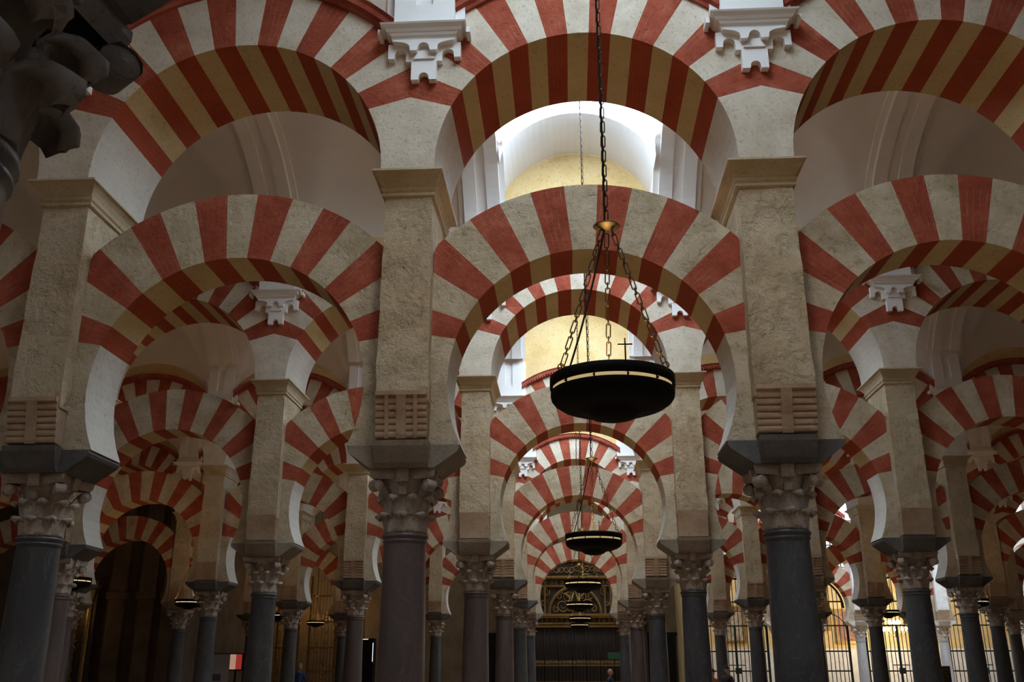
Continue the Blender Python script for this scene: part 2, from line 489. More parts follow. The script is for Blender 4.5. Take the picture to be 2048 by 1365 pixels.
def volute_mesh():
    b = MB(); Z0 = 2.76
    # corner volutes: strip sweeping out to the corner and rolling into a scroll
    for k in (0,):
        a = pi / 4; d = Vector((cos(a), sin(a), 0)); t = Vector((-sin(a), cos(a), 0))
        path = []
        for i in range(7):
            q = i / 6; path.append((.19 + .14 * q ** 1.6, Z0 + .26 + .215 * q))
        for i in range(1, 16):
            th = pi / 2 - i * (2.6 * pi) / 15; rr = .062 * (1 - i / 20)
            path.append((.33 + .01 + rr * cos(th) * 1.0, Z0 + .413 + rr * sin(th)))
        rows = []
        for i, (pr, pz) in enumerate(path):
            w = .03 + .018 * min(1, i / 6)
            rows.append([tuple(d * pr + t * w * s + Vector((0, 0, pz))) for s in (-1, -.5, .5, 1)])
        b.grid(rows, 0, True)
        # scroll body
        cyl = []
        for s in (-1, 1):
            cyl.append([tuple(d * (.34 + .05 * cos(2 * pi * q / 14)) + t * .044 * s + Vector((0, 0, Z0 + .413 + .05 * sin(2 * pi * q / 14)))) for q in range(14)])
        b.grid(cyl, 0, True, closed=True)
        for s, ring in zip((-1, 1), cyl):
            cen = d * .34 + t * .058 * s + Vector((0, 0, Z0 + .413))
            for q in range(14): b.poly([ring[q], ring[(q + 1) % 14], tuple(cen)], 0)
    return b.mesh('volute', [M['capital']])
VOL = volute_mesh()
VOL_DARK = VOL.copy(); VOL_DARK.materials.clear(); VOL_DARK.materials.append(M['capital_shaded'])
VOL_WHITE = VOL.copy(); VOL_WHITE.materials.clear(); VOL_WHITE.materials.append(M['white_col_stone'])

def impost_mesh(mat):
    b = MB()
    b.frustum([(3.322, .235, .33), (3.36, .24, .375), (3.50, .25, .44), (3.549, .25, .45)])
    # wings under the feet of the arches
    for s in (-1, 1):
        o = [(s * .2, 3.321), (s * .29, 3.321), (s * .50, 3.47), (s * .515, 3.50), (s * .505, 3.53), (s * .2, 3.53)]
        b.prism(o, -.315, .315)
    return b.mesh('impost', [mat])
imposts = {k: impost_mesh(M[k]) for k in ('impost_dark', 'impost_tan', 'white_col_stone')}

def pier_mesh(hw):
    b = MB(); z = 3.9
    # slightly uneven shaft of masonry
    rr = random.Random(5); rows = []
    n = 12
    for i in range(n + 1):
        zz = z + (5.99 - z) * i / n; j = lambda: rr.uniform(-.006, .006)
        h = hw * (1.03 - .05 * i / n)
        rows.append([(-h + j(), -.47 + j(), zz), (h + j(), -.47 + j(), zz), (h + j(), .47 + j(), zz), (-h + j(), .47 + j(), zz)])
    b.grid(rows, 0, False, closed=True)
    b.frustum([(3.55, hw * .98, .30), (3.9, hw * .98, .30)])
    b.poly(rows[0], 0); b.poly(rows[-1], 0)
    return b.mesh('stone_pier', [M['pier']])
def corbel_mesh(kind, hw, side):
    """front = -y. rolls: stacked rolls with bands; cove: plain concave quadrant"""
    b = MB(); hw = hw * .99
    if kind == 'cove':
        prof = [(-.30, 3.56), (-.44, 3.56)]
        for i in range(9):
            t = i / 8; prof.append((-.44 - .045 * (1 - cos(t * pi / 2)), 3.56 + .40 * t))
        prof += [(-.30, 3.96)]
        rows = [[(s * hw, y * side, z) for y, z in prof] for s in (-1, 1)]
        b.grid(rows, 0, False)
        for r in rows: b.poly(r, 0)
    else:
        nb = 6
        prof = [(-.30, 3.56)]
        for k in range(nb):
            zc = 3.575 + .06 * k + .03; yc = -.425 - .055 * (k / (nb - 1)) ** 1.3
            for q in range(7):
                a = -pi / 2 + pi * q / 6
                prof.append((yc - .012 * cos(a), zc + .030 * sin(a)))
        prof += [(-.50, 3.945), (-.515, 3.95), (-.515, 3.99), (-.30, 3.99)]
        rows = [[(s * hw, y * side, z) for y, z in prof] for s in (-1, 1)]
        b.grid(rows, 0, False)
        for r in rows: b.poly(r, 0)
        bands = ((0, .05),) if kind == 'rolls' else ((0, .045), (-.13, .018), (.13, .018))
        for cx, w in bands:
            pr = [(-.30, 3.565), (-.436, 3.565), (-.447, 3.60), (-.46, 3.72), (-.485, 3.82), (-.505, 3.92), (-.516, 3.955), (-.30, 3.955)]
            rows = [[(cx + s * w, y * side, z) for y, z in pr] for s in (-1, 1)]
            b.grid(rows, 0, False)
            for r in rows: b.poly(r, 0)
    return b.mesh('corbel', [M['corbel']])
def cornice_mesh(hw):
    b = MB()
    k = hw - .235
    b.frustum([(5.955, hw * .98, .475), (5.965, hw + .022, .497), (5.99, hw + .025, .50), (5.995, hw + .008, .485), (6.02, hw + .03, .505), (6.045, hw + .038, .512),
               (6.05, hw + .02, .50), (6.07, hw + .028, .51), (6.11, hw + .05, .54), (6.155, hw + .085, .60), (6.165, hw + .105, .645), (6.186, hw + .105, .645)])
    return b.mesh('cornice', [M['cornice']])
PW = {}
def pier_set(hw):
    if hw not in PW:
        PW[hw] = dict(pier=pier_mesh(hw), cornice=cornice_mesh(hw),
                      corb={(k, s): corbel_mesh(k, hw, s) for k in ('cove', 'rolls', 'bands') for s in (1, -1)})
    return PW[hw]

pier_set(.2351)['pier'].materials.clear(); PW[.2351]['pier'].materials.append(M['white_col_stone'])
# ---------- vault ribs with their wall brackets
RIB_DX = {0: .14, 1: -.03}
YS = W / 2 - .62          # half clear width of a nave
ZSP, ZCR = 7.90, 10.02    # springing and crown of the vaults
def earc(y): return sqrt(max(0, 1 - (y / YS) ** 2))
def zmain(y): return ZSP + (ZCR - ZSP) * earc(y)
def zcross(x, y):
    q = 1.67 ** 2 - x * x
    return 7.07 + sqrt(max(0, q)) + 1.28 * earc(y)
def zcross_sky(x, y):      # the bays with a skylight have a tall straight barrel over each wall
    q = 1.40 ** 2 - x * x
    return 10.26 - 1.40 + sqrt(q) if q > 0 else ZSP - .3
ZB = 7.70
def console_mesh():
    """bracket on the wall at y=0 projecting to -y, origin at z=0 = top of the moulded abacus"""
    b = MB()
    secs = [(-.16, .30, .115), (-.145, .315, .125), (-.12, .325, .135), (-.10, .33, .16), (-.075, .345, .175), (-.07, .37, .185), (-.045, .385, .205), (-.02, .40, .235), (-.016, .425, .24), (0, .43, .25)]
    rows = []
    for z, hx, d in secs: rows.append([(-hx, -d, z), (hx, -d, z), (hx, 0, z), (-hx, 0, z)])
    b.grid(rows, 0, False, closed=True); b.poly(rows[0]); b.poly(rows[-1])
    b.box(-.465, -.425, -.15, 0, -.075, -.012); b.box(.425, .465, -.15, 0, -.075, -.012)
    def notch(xc, r, zb, h, n=8):
        return [(xc + r * cos(pi - pi * k / n), zb + h * sin(pi - pi * k / n)) for k in range(n + 1)]
    o = [(-.365, -.14), (-.365, -.31), (-.300, -.31)] + notch(-.24, .058, -.27, .06) + [(-.182, -.35), (-.127, -.35), (-.127, -.56), (-.052, -.56)]
    o += notch(0, .048, -.53, .05) + [(.052, -.56), (.127, -.56), (.127, -.35), (.182, -.35)] + notch(.24, .058, -.27, .06) + [(.300, -.31), (.365, -.31), (.365, -.14)]
    b.prism(o, -.075, .0)
    l = [(-.30, -.14), (-.30, -.155)] + [(-.30 + .16 * sin(t * pi / 12), -.16 - .06 * (1 - cos(t * pi / 12))) for t in range(1, 7)] + [(-.135, -.265), (-.066, -.265)]
    l += notch(0, .056, -.235, .06) + [(.066, -.265), (.135, -.265)] + [(.30 - .16 * sin(t * pi / 12), -.16 - .06 * (1 - cos(t * pi / 12))) for t in range(6, 0, -1)] + [(.30, -.155), (.30, -.14)]
    b.prism(l, -.145, -.0755)
    b.prism([(-.066, -.235), (-.105, -.33), (.105, -.33), (.066, -.235)], -.095, -.0755)
    return b.mesh('wall_bracket', [M['plaster_white']])
CONSOLE = console_mesh()
PH = .9
def wallpil_mesh():
    b = MB()
    # strip rising from the bracket to the rib, with a sunk panel on its face
    b.box(-.40, .40, -.05, .0, 0.002, PH)
    w = .305
    b.box(-w, w, -.15, -.0505, 0.002, .27)
    b.box(-w, -.085, -.15, -.0505, .27, PH); b.box(.085, w, -.15, -.0505, .27, PH)
    b.box(-.085, .085, -.115, -.0505, .27, PH)
    return b.mesh('pilaster_strip', [M['plaster_white']])
WPIL = wallpil_mesh()
def rib_mesh():
    """band with a sunk middle, following the vault; runs from wall strip to wall strip"""
    b = MB(); n = 40; rows = []
    a0 = .36
    for k in range(n + 1):
        a = a0 + (pi - 2 * a0) * k / n
        yo, zo = -YS * cos(a), ZSP + (ZCR - ZSP) * sin(a)
        nrm = Vector((0, -cos(a) / YS, sin(a) / (ZCR - ZSP))).normalized()
        c = Vector((0, yo, zo))
        def P(x, d):
            q = c - nrm * d
            return (x, max(-YS + .003, min(YS - .003, q.y)), q.z)
        rows.append([P(-.40, .005), P(-.40, .05), P(-.305, .05), P(-.305, .13), P(-.085, .13), P(-.085, .10), P(.085, .10), P(.085, .13), P(.305, .13), P(.305, .05), P(.40, .05), P(.40, .005)])
    b.grid(rows, 0, False)
    return b.mesh('trim_rib', [M['plaster']])
RIB = rib_mesh(); RIB_LIT = rib_mesh(); RIB_LIT.materials.clear(); RIB_LIT.materials.append(M['plaster_white'])  # whiter copy beside the middle skylights, their brightness put into the colour

# ================================================================== layout
# visible bays: arcade k -> (first bay, last bay)
BAYS = {0: (-1, 1), 1: (-2, 2), 2: (-4, 4), 3: (-5, 4), 4: (-6, 5), 5: (-3, 6), 6: (2, 7)}
OPEN_SKY = {(b_, n_) for b_, n_, _w in SKYLIGHTS}

def arcade_y(k): return (k - 1) * W

rs = random.Random(11)
SHAFT = {(1, -1): 'shaft_slate', (1, 0): 'shaft_rose', (1, 1): 'shaft_slate', (0, 0): 'shaft_slate', (2, 0): 'shaft_rose', (2, 1): 'shaft_slate', (2, -1): 'shaft_slate',
         (2, 2): 'shaft_slate', (2, -2): 'shaft_rose', (6, 5): 'shaft_white', (6, 4): 'shaft_white', (6, 6): 'shaft_white'}
IMP = {(1, -1): 'impost_dark', (1, 0): 'impost_tan', (1, 1): 'impost_dark', (2, 2): 'impost_dark', (2, 1): 'impost_tan', (2, 0): 'impost_tan', (2, -1): 'impost_tan'}
CORB = {(1, -1): 'rolls', (1, 0): 'bands', (1, 1): 'rolls', (2, -2): 'rolls', (2, -1): 'cove', (2, 0): 'cove', (2, 1): 'cove', (2, 2): 'cove'}
HWS = {(1, 1): .262}
SHW = {'shaft_slate': 'blue-grey marble', 'shaft_rose': 'rose-brown marble', 'shaft_white': 'pale white marble'}
def build_column(k, j):
    x, y = j * S, arcade_y(k)
    sk = SHAFT.get((k, j)) or rs.choice(['shaft_slate', 'shaft_rose', 'shaft_slate'])
    ik = IMP.get((k, j)) or rs.choice(['impost_dark', 'impost_tan'])
    if k == 6: ik = 'white_col_stone'; sk = 'shaft_white'
    rz = rs.choice([0, pi / 2])
    lab = f'{SHW[sk]} column, {row_words(k)}, {col_words(j)}'
    root = obj('marble_column', None, None, (x, y, 0), 0, lab, 'column', 'columns of the ' + row_words(k))
    obj('shaft', shafts[sk], root); cp = obj('capital', CAP, root, rz=rz)
    for q in range(4): obj('volute', VOL, cp, rz=q * pi / 2)
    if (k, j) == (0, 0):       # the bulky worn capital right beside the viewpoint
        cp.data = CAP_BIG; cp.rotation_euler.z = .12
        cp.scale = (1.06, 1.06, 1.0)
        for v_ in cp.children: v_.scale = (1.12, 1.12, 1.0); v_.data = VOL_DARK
    if k == 6:
        cp.data = CAP_WHITE
        for v_ in cp.children: v_.data = VOL_WHITE
    obj('impost', imposts[ik], root); obj('base', BASE, root)
    ck = CORB.get((k, j)) or rs.choice(['rolls', 'rolls', 'cove'])
    st = pier_set(.2351 if k == 6 else HWS.get((k, j), .235))
    cw = {'rolls': 'roll-carved', 'bands': 'banded roll', 'cove': 'plain hollow'}[ck]
    p = obj('stone_pier', st['pier'], None, (x, y, 0), 0, f'{"pale" if k == 6 else "tan"} pier on {cw} corbels, {row_words(k)}, {col_words(j)}', 'pier', 'stone piers of the ' + row_words(k))
    obj('cornice', st['cornice'], p)
    obj('corbel', st['corb'][(ck, 1)], p); obj('corbel', st['corb'][(ck, -1)], p)

for k, (b0, b1) in BAYS.items():
    y = arcade_y(k)
    for j in range(b0, b1 + 2): build_column(k, j)
    for i in range(b0, b1 + 1):
        x = (i + .5) * S
        ml = low_meshes[0] if (k, i) == (1, 0) else rs.choice(low_meshes[1:])
        mu = up_meshes[0] if (k, i) == (1, 0) else rs.choice(up_meshes[1:])
        obj('lower_arch', ml, None, (x, y, 0), 0, f'lower striped horseshoe arch, {row_words(k)}, {bay_words(i)}', 'arch', 'lower horseshoe arches of the ' + row_words(k))
        ua = obj('upper_arch', mu, None, (x, y, 0), 0, f'upper striped round arch, {row_words(k)}, {bay_words(i)}', 'arch', 'upper round arches of the ' + row_words(k))
        obj('hood_moulding', hoods[1 if k >= 3 else 0], ua)
    # wall over the arches, up to the vaults
    b = MB()
    for i in range(b0, b1 + 1):
        xc = (i + .5) * S; n = 24
        a0 = math.acos((S / 2) / 2.1001)
        pts = [(xc + 2.1001 * cos(a0 + (pi - 2 * a0) * q / n), CU + 2.1001 * sin(a0 + (pi - 2 * a0) * q / n)) for q in range(n + 1)]
        for q in range(n):
            (xa, za), (xb, zb) = pts[q], pts[q + 1]
            for yy in (-.615, .615):
                b.poly([(xa, y + yy, za), (xb, y + yy, zb), (xb, y + yy, 10.7), (xa, y + yy, 10.7)])
            b.poly([(xa, y - .615, za), (xb, y - .615, zb), (xb, y + .615, zb), (xa, y + .615, za)])
    obj('wall_arcade', b.mesh('wall_arcade', [M['yellow_wall']]), kind='structure')

# ---------- vaults of the naves: nave n lies between arcade n and n+1
NAVE_BAYS = {6: (2, 7), -1: (-3, 3), 0: (-3, 3), 1: (-4, 4), 2: (-5, 4), 3: (-6, 5), 4: (-7, 6), 5: (-7, 7)}
for n, (b0, b1) in NAVE_BAYS.items():
    yc = (n - .5) * W
    b = MB()
    xs_ = sorted(set([-S / 2, S / 2, -1.22, 1.28, -1.24, -1.2402, 1.29, 1.2902] + [round(-1.3995 + 2.799 * (.5 - .5 * cos(pi * p / 36)), 4) for p in range(37)] + [-1.4005, 1.4005]))
    ys_ = sorted(set([-1.5, 1.5] + [round(-YS * cos(pi * q / 30), 4) for q in range(31)]))
    for i in range(b0, b1 + 1):
        xc = (i + .5) * S
        hole = (i, n) in OPEN_SKY
        def zc(x, y):
            if not hole: return max(zmain(y), zcross(x, y))
            return zcross_sky(x, y) if -1.2401 < x < 1.2901 else zmain(y)
        X0, X1, Y0, Y1 = xc - 1.22, xc + 1.28, yc - 1.5, yc + 1.5
        base = len(b.v); nx = len(xs_)
        for y_ in ys_:
            for x_ in xs_: b.v.append((xc + x_, yc + y_, zc(x_, y_)))
        for q in range(len(ys_) - 1):
            for p in range(nx - 1):
                cx_, cy_ = (xs_[p] + xs_[p + 1]) / 2, (ys_[q] + ys_[q + 1]) / 2
                if hole and -1.22 < cx_ < 1.28 and abs(cy_) < 1.5: continue
                # beside the opening the vault runs level up to its edge
                o_ = base + q * nx + p
                if hole and abs(cy_) < 1.5 and abs(cx_) < 1.4:
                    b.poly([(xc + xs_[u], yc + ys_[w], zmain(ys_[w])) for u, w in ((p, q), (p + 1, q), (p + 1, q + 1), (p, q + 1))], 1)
                    continue
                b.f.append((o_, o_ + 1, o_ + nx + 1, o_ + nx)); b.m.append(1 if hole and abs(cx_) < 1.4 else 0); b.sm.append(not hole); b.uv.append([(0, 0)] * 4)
        if hole:
            # glazed lantern over the opening: four panes and a roof pane
            zt = 11.45; g = MB()
            ym = yc - 1.5
            for xx in (X0, X1):
                g.box(xx - .01, xx + .01, Y0, Y1, 9.69, zt)
            for yy in (Y0, Y1):
                m = 24
                for p in range(m):
                    xa = xc - 1.239 + 2.528 * p / m; xb = xc - 1.239 + 2.528 * (p + 1) / m
                    za, zb2 = max(8.86, zcross_sky(xa - xc, 0)), max(8.86, zcross_sky(xb - xc, 0))
                    g.poly([(xa, yy, za), (xb, yy, zb2), (xb, yy, zt), (xa, yy, zt)], 0)
            g.poly([(X0, Y0, zt), (X1, Y0, zt), (X1, Y1, zt), (X0, Y1, zt)], 0)
            obj('window_' + str(len([o for o in COL.objects if o.name.startswith('window_')]) + 1), g.mesh('skylight', [M['sky_glass_bright' if 1 <= n <= 4 else 'sky_glass']]), kind='structure')  # lanterns behind the viewpoint are added for fill light
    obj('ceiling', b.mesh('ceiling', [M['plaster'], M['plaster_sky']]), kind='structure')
    for j in range(b0, b1 + 2):
        xr = j * S + RIB_DX.get(j, .03)
        TN = globals().get('TN', 0) + 1; globals()['TN'] = TN
        obj(f'trim_{TN}', RIB_LIT if j in (0, 1) else RIB, None, (xr, yc, 0), kind='structure')
        for s_ in (1, -1):
            kk = n + 1 if s_ > 0 else n
            if s_ < 0 and n > 1: continue
            face = 'facing the viewer' if s_ > 0 else 'on the back'
            br = obj('wall_bracket', CONSOLE, None, (xr, yc + s_ * YS, ZB), 0 if s_ > 0 else pi,
                     f'white plaster bracket, {row_words(kk) if kk < 7 else "far right wall"}, {face}, {col_words(j)}', 'bracket', 'white plaster wall brackets')
            obj('pilaster_strip', WPIL, br)
# ---------- floor and outer walls
b = MB(); b.box(-34, 34, -16, 50, -.2, 0)
obj('floor', b.mesh('floor', [M['floor']]), kind='structure')
def wallbox(name, *a, mat='dark_wall'):
    b = MB(); b.box(*a); return obj(name, b.mesh(name, [M[mat]]), kind='structure')
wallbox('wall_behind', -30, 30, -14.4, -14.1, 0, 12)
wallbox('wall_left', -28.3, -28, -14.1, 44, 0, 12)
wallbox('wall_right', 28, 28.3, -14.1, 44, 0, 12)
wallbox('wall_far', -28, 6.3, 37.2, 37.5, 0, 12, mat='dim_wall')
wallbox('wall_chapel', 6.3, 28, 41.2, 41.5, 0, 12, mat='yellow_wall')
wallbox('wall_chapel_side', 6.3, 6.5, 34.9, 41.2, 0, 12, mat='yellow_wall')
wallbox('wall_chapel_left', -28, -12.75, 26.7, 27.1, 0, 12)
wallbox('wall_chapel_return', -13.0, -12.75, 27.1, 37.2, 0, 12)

# ================================================================== hanging lamps
def chain_pts(mb, p0, p1, link=.075, r=.0042, wid=.013, phase=0):
    p0, p1 = Vector(p0), Vector(p1); L = (p1 - p0).length; d = (p1 - p0).normalized()
    a = d.cross(Vector((0, 1, 0)));
    if a.length < .01: a = d.cross(Vector((1, 0, 0)))
    a.normalize(); c = d.cross(a)
    s = 0; i = phase
    while s < L:
        long = (i % 2 == 0)
        ln = link if long else link * .5
        w = a if long else c
        hw = wid if long else wid * 1.15
        cen = p0 + d * (s + ln / 2); pts = []
        for q in range(10):
            t = 2 * pi * q / 10
            ex = max(0, ln / 2 - hw)
            off = d * (hw * sin(t) + (ex if sin(t) > 0 else -ex)) + w * hw * cos(t)
            pts.append(cen + off)
        mb.tube(pts, r, 5, closed=True)
        s += ln - 2.6 * r; i += 1

def lamp_meshes(near):
    n = 56 if near else 28
    R = .355
    o = {}
    b = MB()
    b.lathe([(.0, -.150), (.06, -.146), (.12, -.130), (.155, -.104), (.165, -.095), (.24, -.086), (.30, -.066), (.335, -.042), (R - .004, -.02), (R, 0), (R, .022), (R - .008, .022), (R - .012, -.008), (.28, -.055), (0, -.085)], n)
    o['bowl'] = b.mesh('bowl', [M['bowl']])
    b = MB(); b.lathe([(R, .042), (R + .004, .045), (R + .004, .105), (R, .108), (R - .01, .106), (R - .01, .044), (R, .042)], n)
    o['band'] = b.mesh('band', [M['bowl']])
    b = MB(); b.lathe([(R - .014, .012), (R - .02, .012), (R - .02, .05), (R - .014, .05), (R - .014, .012)], n)
    o['trim_ring'] = b.mesh('trim_ring', [M['lamp_ring_dim'] if near == 1 else M['lamp_ring']])
    b = MB()
    for k in range(12):
        a = 2 * pi * k / 12 + .2
        b.tube([((R - .004) * cos(a), (R - .004) * sin(a), .005), ((R - .004) * cos(a), (R - .004) * sin(a), .06)], .005, 5)
        b.lathe([(0, -.008), (.008, 0), (0, .008)], 6, c=((R + .004) * cos(a), (R + .004) * sin(a), .03))
    o['post'] = b.mesh('post', [M['iron']])
    b = MB(); b.tube([(0, 0, 0), (0, 0, .13)], .0045, 5, cap=True); b.box(-.04, .04, -.004, .004, .088, .097)
    o['cross'] = b.mesh('cross', [M['iron']])
    b = MB(); b.lathe([(0, -.02), (.03, -.018), (.075, .008), (.082, .014), (.075, .018), (.03, .03), (.012, .05), (0, .052)], 24)
    o['canopy'] = b.mesh('canopy', [M['canopy']])
    o['chains'] = []
    for k in range(3):
        a = radians((215, 325, 90)[k])
        b = MB(); chain_pts(b, (.035 * cos(a), .035 * sin(a), 1.04), (R * .985 * cos(a), R * .985 * sin(a), .115), .088 if near else .1, phase=k)
        b.tube([((R - .0) * cos(a) + .018 * cos(t * .6283), (R - .0) * sin(a), .118 + .018 * sin(t * .6283)) for t in range(10)], .004, 5, closed=True)
        o['chains'].append(b.mesh('chain', [M['chain']]))
    b = MB()
    for k in range(6):
        a = 2 * pi * k / 6
        b.lathe([(0, -.01), (.012, -.008), (.02, .02), (.012, .045), (0, .05)], 8, c=(.22 * cos(a), .22 * sin(a), -.03))
    o['bulbs'] = b.mesh('lamp_bulb', [M['lamp_glow']])
    b = MB(); pts = []
    a = radians(215)
    p = Vector((R * .93 * cos(a), R * .93 * sin(a), .06)); q = Vector((-.02, -.01, 1.06)); 
    for t in range(13):
        s = t / 12; w = p.lerp(q, s); w.z -= .05 * sin(pi * s); w.x += .01; pts.append(w)
    for t in range(1, 12): pts.append(Vector((-.012 + .008 * sin(t * .9) - .004 * t * .6, -.01, 1.06 + t * .55)))
    b.tube(pts, .006, 6)
    o['cable'] = b.mesh('cable', [M['iron']])
    return o
LN, LF = lamp_meshes(1), lamp_meshes(0)
LAMPS = [  # x, y, z, near, label
    (1.755, -3.45, 3.085, 'largest black bowl lamp with a small cross, hanging nearest in the middle bay'),
    (1.80, 3.45, 3.10, 'black bowl lamp hanging directly behind and below the largest one'),
    (1.75, 10.35, 3.14, 'black bowl lamp hanging third in the middle line of lamps'),
    (1.74, 17.25, 3.17, 'black bowl lamp hanging fourth in the middle line of lamps'),
    (1.81, 24.15, 3.16, 'black bowl lamp hanging fifth in the middle line of lamps'),
    (1.85, 31.05, 3.24, 'black bowl lamp hanging last and lowest in the middle line of lamps'),
    (-8.42, 10.35, 3.245, 'black bowl lamp with bright brass rim high at far left beside a dark column'),
    (-8.71, 17.25, 3.28, 'black bowl lamp with bright brass rim before the dark doorway at left'),
    (-8.33, 24.15, 3.295, 'black bowl lamp half hidden behind a column at left'),
    (-8.79, 31.05, 3.375, 'black bowl lamp hanging between columns before the dim left wall'),
    (11.77, 24.15, 3.305, 'black bowl lamp hanging before the glowing chapel at right'),
    (11.8, 17.25, 3.19, 'black bowl lamp at far right, mostly hidden behind a column'),
]
for n, (x, y, z, lab) in enumerate(LAMPS):
    L = LN if n < 2 else LF
    r = obj('hanging_lamp', None, None, (x, y, z), 0, lab, 'lamp', 'bowl lamps on chains')
    bw = obj('bowl', L['bowl'], r); bd = obj('band', L['band'], r); obj('trim_ring', L['trim_ring'], r, label='brass ring in the gap under the black band')
    obj('post', L['post'], bw)
    if n < 6: obj('cross', L['cross'], bd, (.06, -.352, .1))

    obj('canopy', L['canopy'], r, (0, 0, 1.06))
    for ch in L['chains']: obj('chain', ch, r)
    hb = MB(); zt = (11.45 if n < 6 else 9.98) - z
    chain_pts(hb, (0, 0, 1.1), (-.03 if n < 2 else 0, 0, zt), .085 if n < 2 else .12, r=.0045 if n < 2 else .006)
    hb.lathe([(.06, zt - .03), (.06, zt), (0, zt)], 10)
    obj('hanging_chain', hb.mesh('hanging_chain', [M['chain']]), r); obj('bulb', L['bulbs'], r)
    if n < 2: obj('cable', L['cable'], r)
    ld = bpy.data.lights.new('lamp_light', 'POINT'); ld.energy = 34; ld.color = (1, .62, .28); ld.shadow_soft_size = .1
    lo = bpy.data.objects.new('lamp_light', ld); lo.location = (0, 0, .02); lo.parent = r; COL.objects.link(lo)

# ================================================================== far end: chapels, screens, signs
def pt(name, mb, mats, parent=None, **kw): return obj(name, mb.mesh(name, mats), parent, **kw)

# tall dark pilasters of the side chapel at far left
b = MB()
for x0, x1 in ((-18.6, -17.6), (-15.3, -14.75), (-14.2, -13.65), (-13.3, -12.8)):
    b.box(x0, x1, 26.45, 26.7, 0, 9.5); b.box(x0 - .08, x1 + .08, 26.38, 26.7, 4.05, 4.3); b.box(x0 - .1, x1 + .1, 26.36, 26.7, 0, .5)
TN += 1; pt(f'trim_{TN}', b, [M['dark_wall']], kind='structure')

def scroll(mb, cx, y, cz, r, turns, side=1, start=0.0, rad=.03, n=26):
    pts = []
    for k in range(n + 1):
        t = k / n; a = start + side * turns * 2 * pi * t; rr = r * (1 - .82 * t)
        pts.append((cx + rr * cos(a), y - .03 * sin(t * 3), cz + rr * sin(a)))
    mb.tube(pts, [rad * (1.1 - .6 * k / n) for k in range(n + 1)], 6, cap=True)

# gilded altarpiece in the dark at the end of the middle aisle
ax, ay = 1.70, 36.2
alt = obj('altarpiece', None, None, (ax, ay, 0), 0, 'dark gilded altarpiece with carved arch behind an iron screen, end of middle aisle', 'altarpiece')
b = MB(); b.box(-3.2, 3.2, .2, .7, 0, 7.2); pt('back_panel', b, [M['dark_wood']], alt)
for nm, z0, z1, d in (('cornice', 3.47, 3.60, .32), ('cornice', 3.80, 3.98, .30), ('cornice', 5.16, 5.24, .22), ('cornice', 5.52, 5.64, .28), ('cornice', 6.3, 6.45, .3)):
    b = MB(); b.box(-3.1, 3.1, .2 - d * .6, .2, z0, z0 + (z1 - z0) * .5); b.box(-3.15, 3.15, .2 - d, .2, z0 + (z1 - z0) * .5, z1)
    pt(nm, b, [M['gold']], alt)
b = MB(); rows = []
for k in range(33):
    a = pi * k / 32
    rows.append([(r * cos(a), y, 3.98 + r * sin(a) * 1.03) for r, y in ((1.10, .2), (1.10, .02), (1.16, -.02), (1.22, .02), (1.22, .2))])
b.grid(rows, 0, False); pt('lunette_arch', b, [M['gold']], alt)
b = MB(); rr = random.Random(4)
for sx in (-1, 1):
    scroll(b, sx * .55, .12, 4.35, .30, 1.6, sx, 0); scroll(b, sx * .30, .10, 4.70, .24, 1.5, -sx, 1.2); scroll(b, sx * .85, .12, 4.20, .16, 1.3, -sx, 2)
    scroll(b, sx * 1.32, .12, 4.95, .20, 1.6, sx, .5); scroll(b, sx * 1.42, .12, 4.45, .14, 1.4, -sx, .5)
    scroll(b, sx * .72, .12, 4.75, .14, 1.3, sx, 2.2); scroll(b, sx * .25, .12, 4.25, .17, 1.3, sx, .8)
    b.tube([(sx * .12, .1, 4.05), (sx * .22, .04, 4.4), (sx * .1, .04, 4.75), (sx * .02, .1, 5.0)], [.05, .09, .07, .03], 8, cap=True)
    b.tube([(sx * .15, .06, 4.6), (sx * .4, .04, 4.85), (sx * .62, .08, 4.9)], [.05, .05, .02], 7, cap=True)
for k in range(24):
    x = -2.7 + 5.4 * k / 23
    scroll(b, x, .14, 5.38, .09, 1.1, 1 if k % 2 else -1, rr.uniform(0, 6), .018, 12)
    scroll(b, x, .14, 5.95, .17, 1.3, 1 if k % 2 else -1, rr.uniform(0, 6), .028, 14)
    scroll(b, x, .10, 3.70, .07, 1.1, 1 if k % 2 else -1, rr.uniform(0, 6), .016, 12)
pt('carved_relief', b, [M['gold']], alt)
for sx in (-1, 1):
    for q in (1.36, 1.62):
        b = MB(); b.lathe([(.07, 3.98), (.055, 4.05), (.05, 5.0), (.08, 5.1), (.085, 5.16)], 10, c=(sx * q, .08, 0)); pt('colonnette', b, [M['gold']], alt)
scr = obj('iron_screen', None, None, (ax, ay - .45, 0), 0, 'tall dark iron screen closing the end of the middle aisle', 'screen')
b = MB()
for k in range(35):
    x = -2.6 + 5.2 * k / 34; b.tube([(x, 0, .05), (x, 0, 3.4)], .016 if k % 4 else .035, 6, cap=True)
pt('bars', b, [M['iron']], scr)
b = MB()
for z in (.1, 1.05, 1.75, 3.38): b.box(-2.65, 2.65, -.03, .03, z, z + .06)
pt('rail', b, [M['gold']], scr)
b = MB()
for k in range(26): scroll(b, -2.5 + 5 * k / 25, -.02, 1.92, .08, 1.2, 1 if k % 2 else -1, k, .014, 10)
b.box(-2.6, 2.6, -.012, .0, 1.86, 1.98); pt('scroll_band', b, [M['gold']], scr)

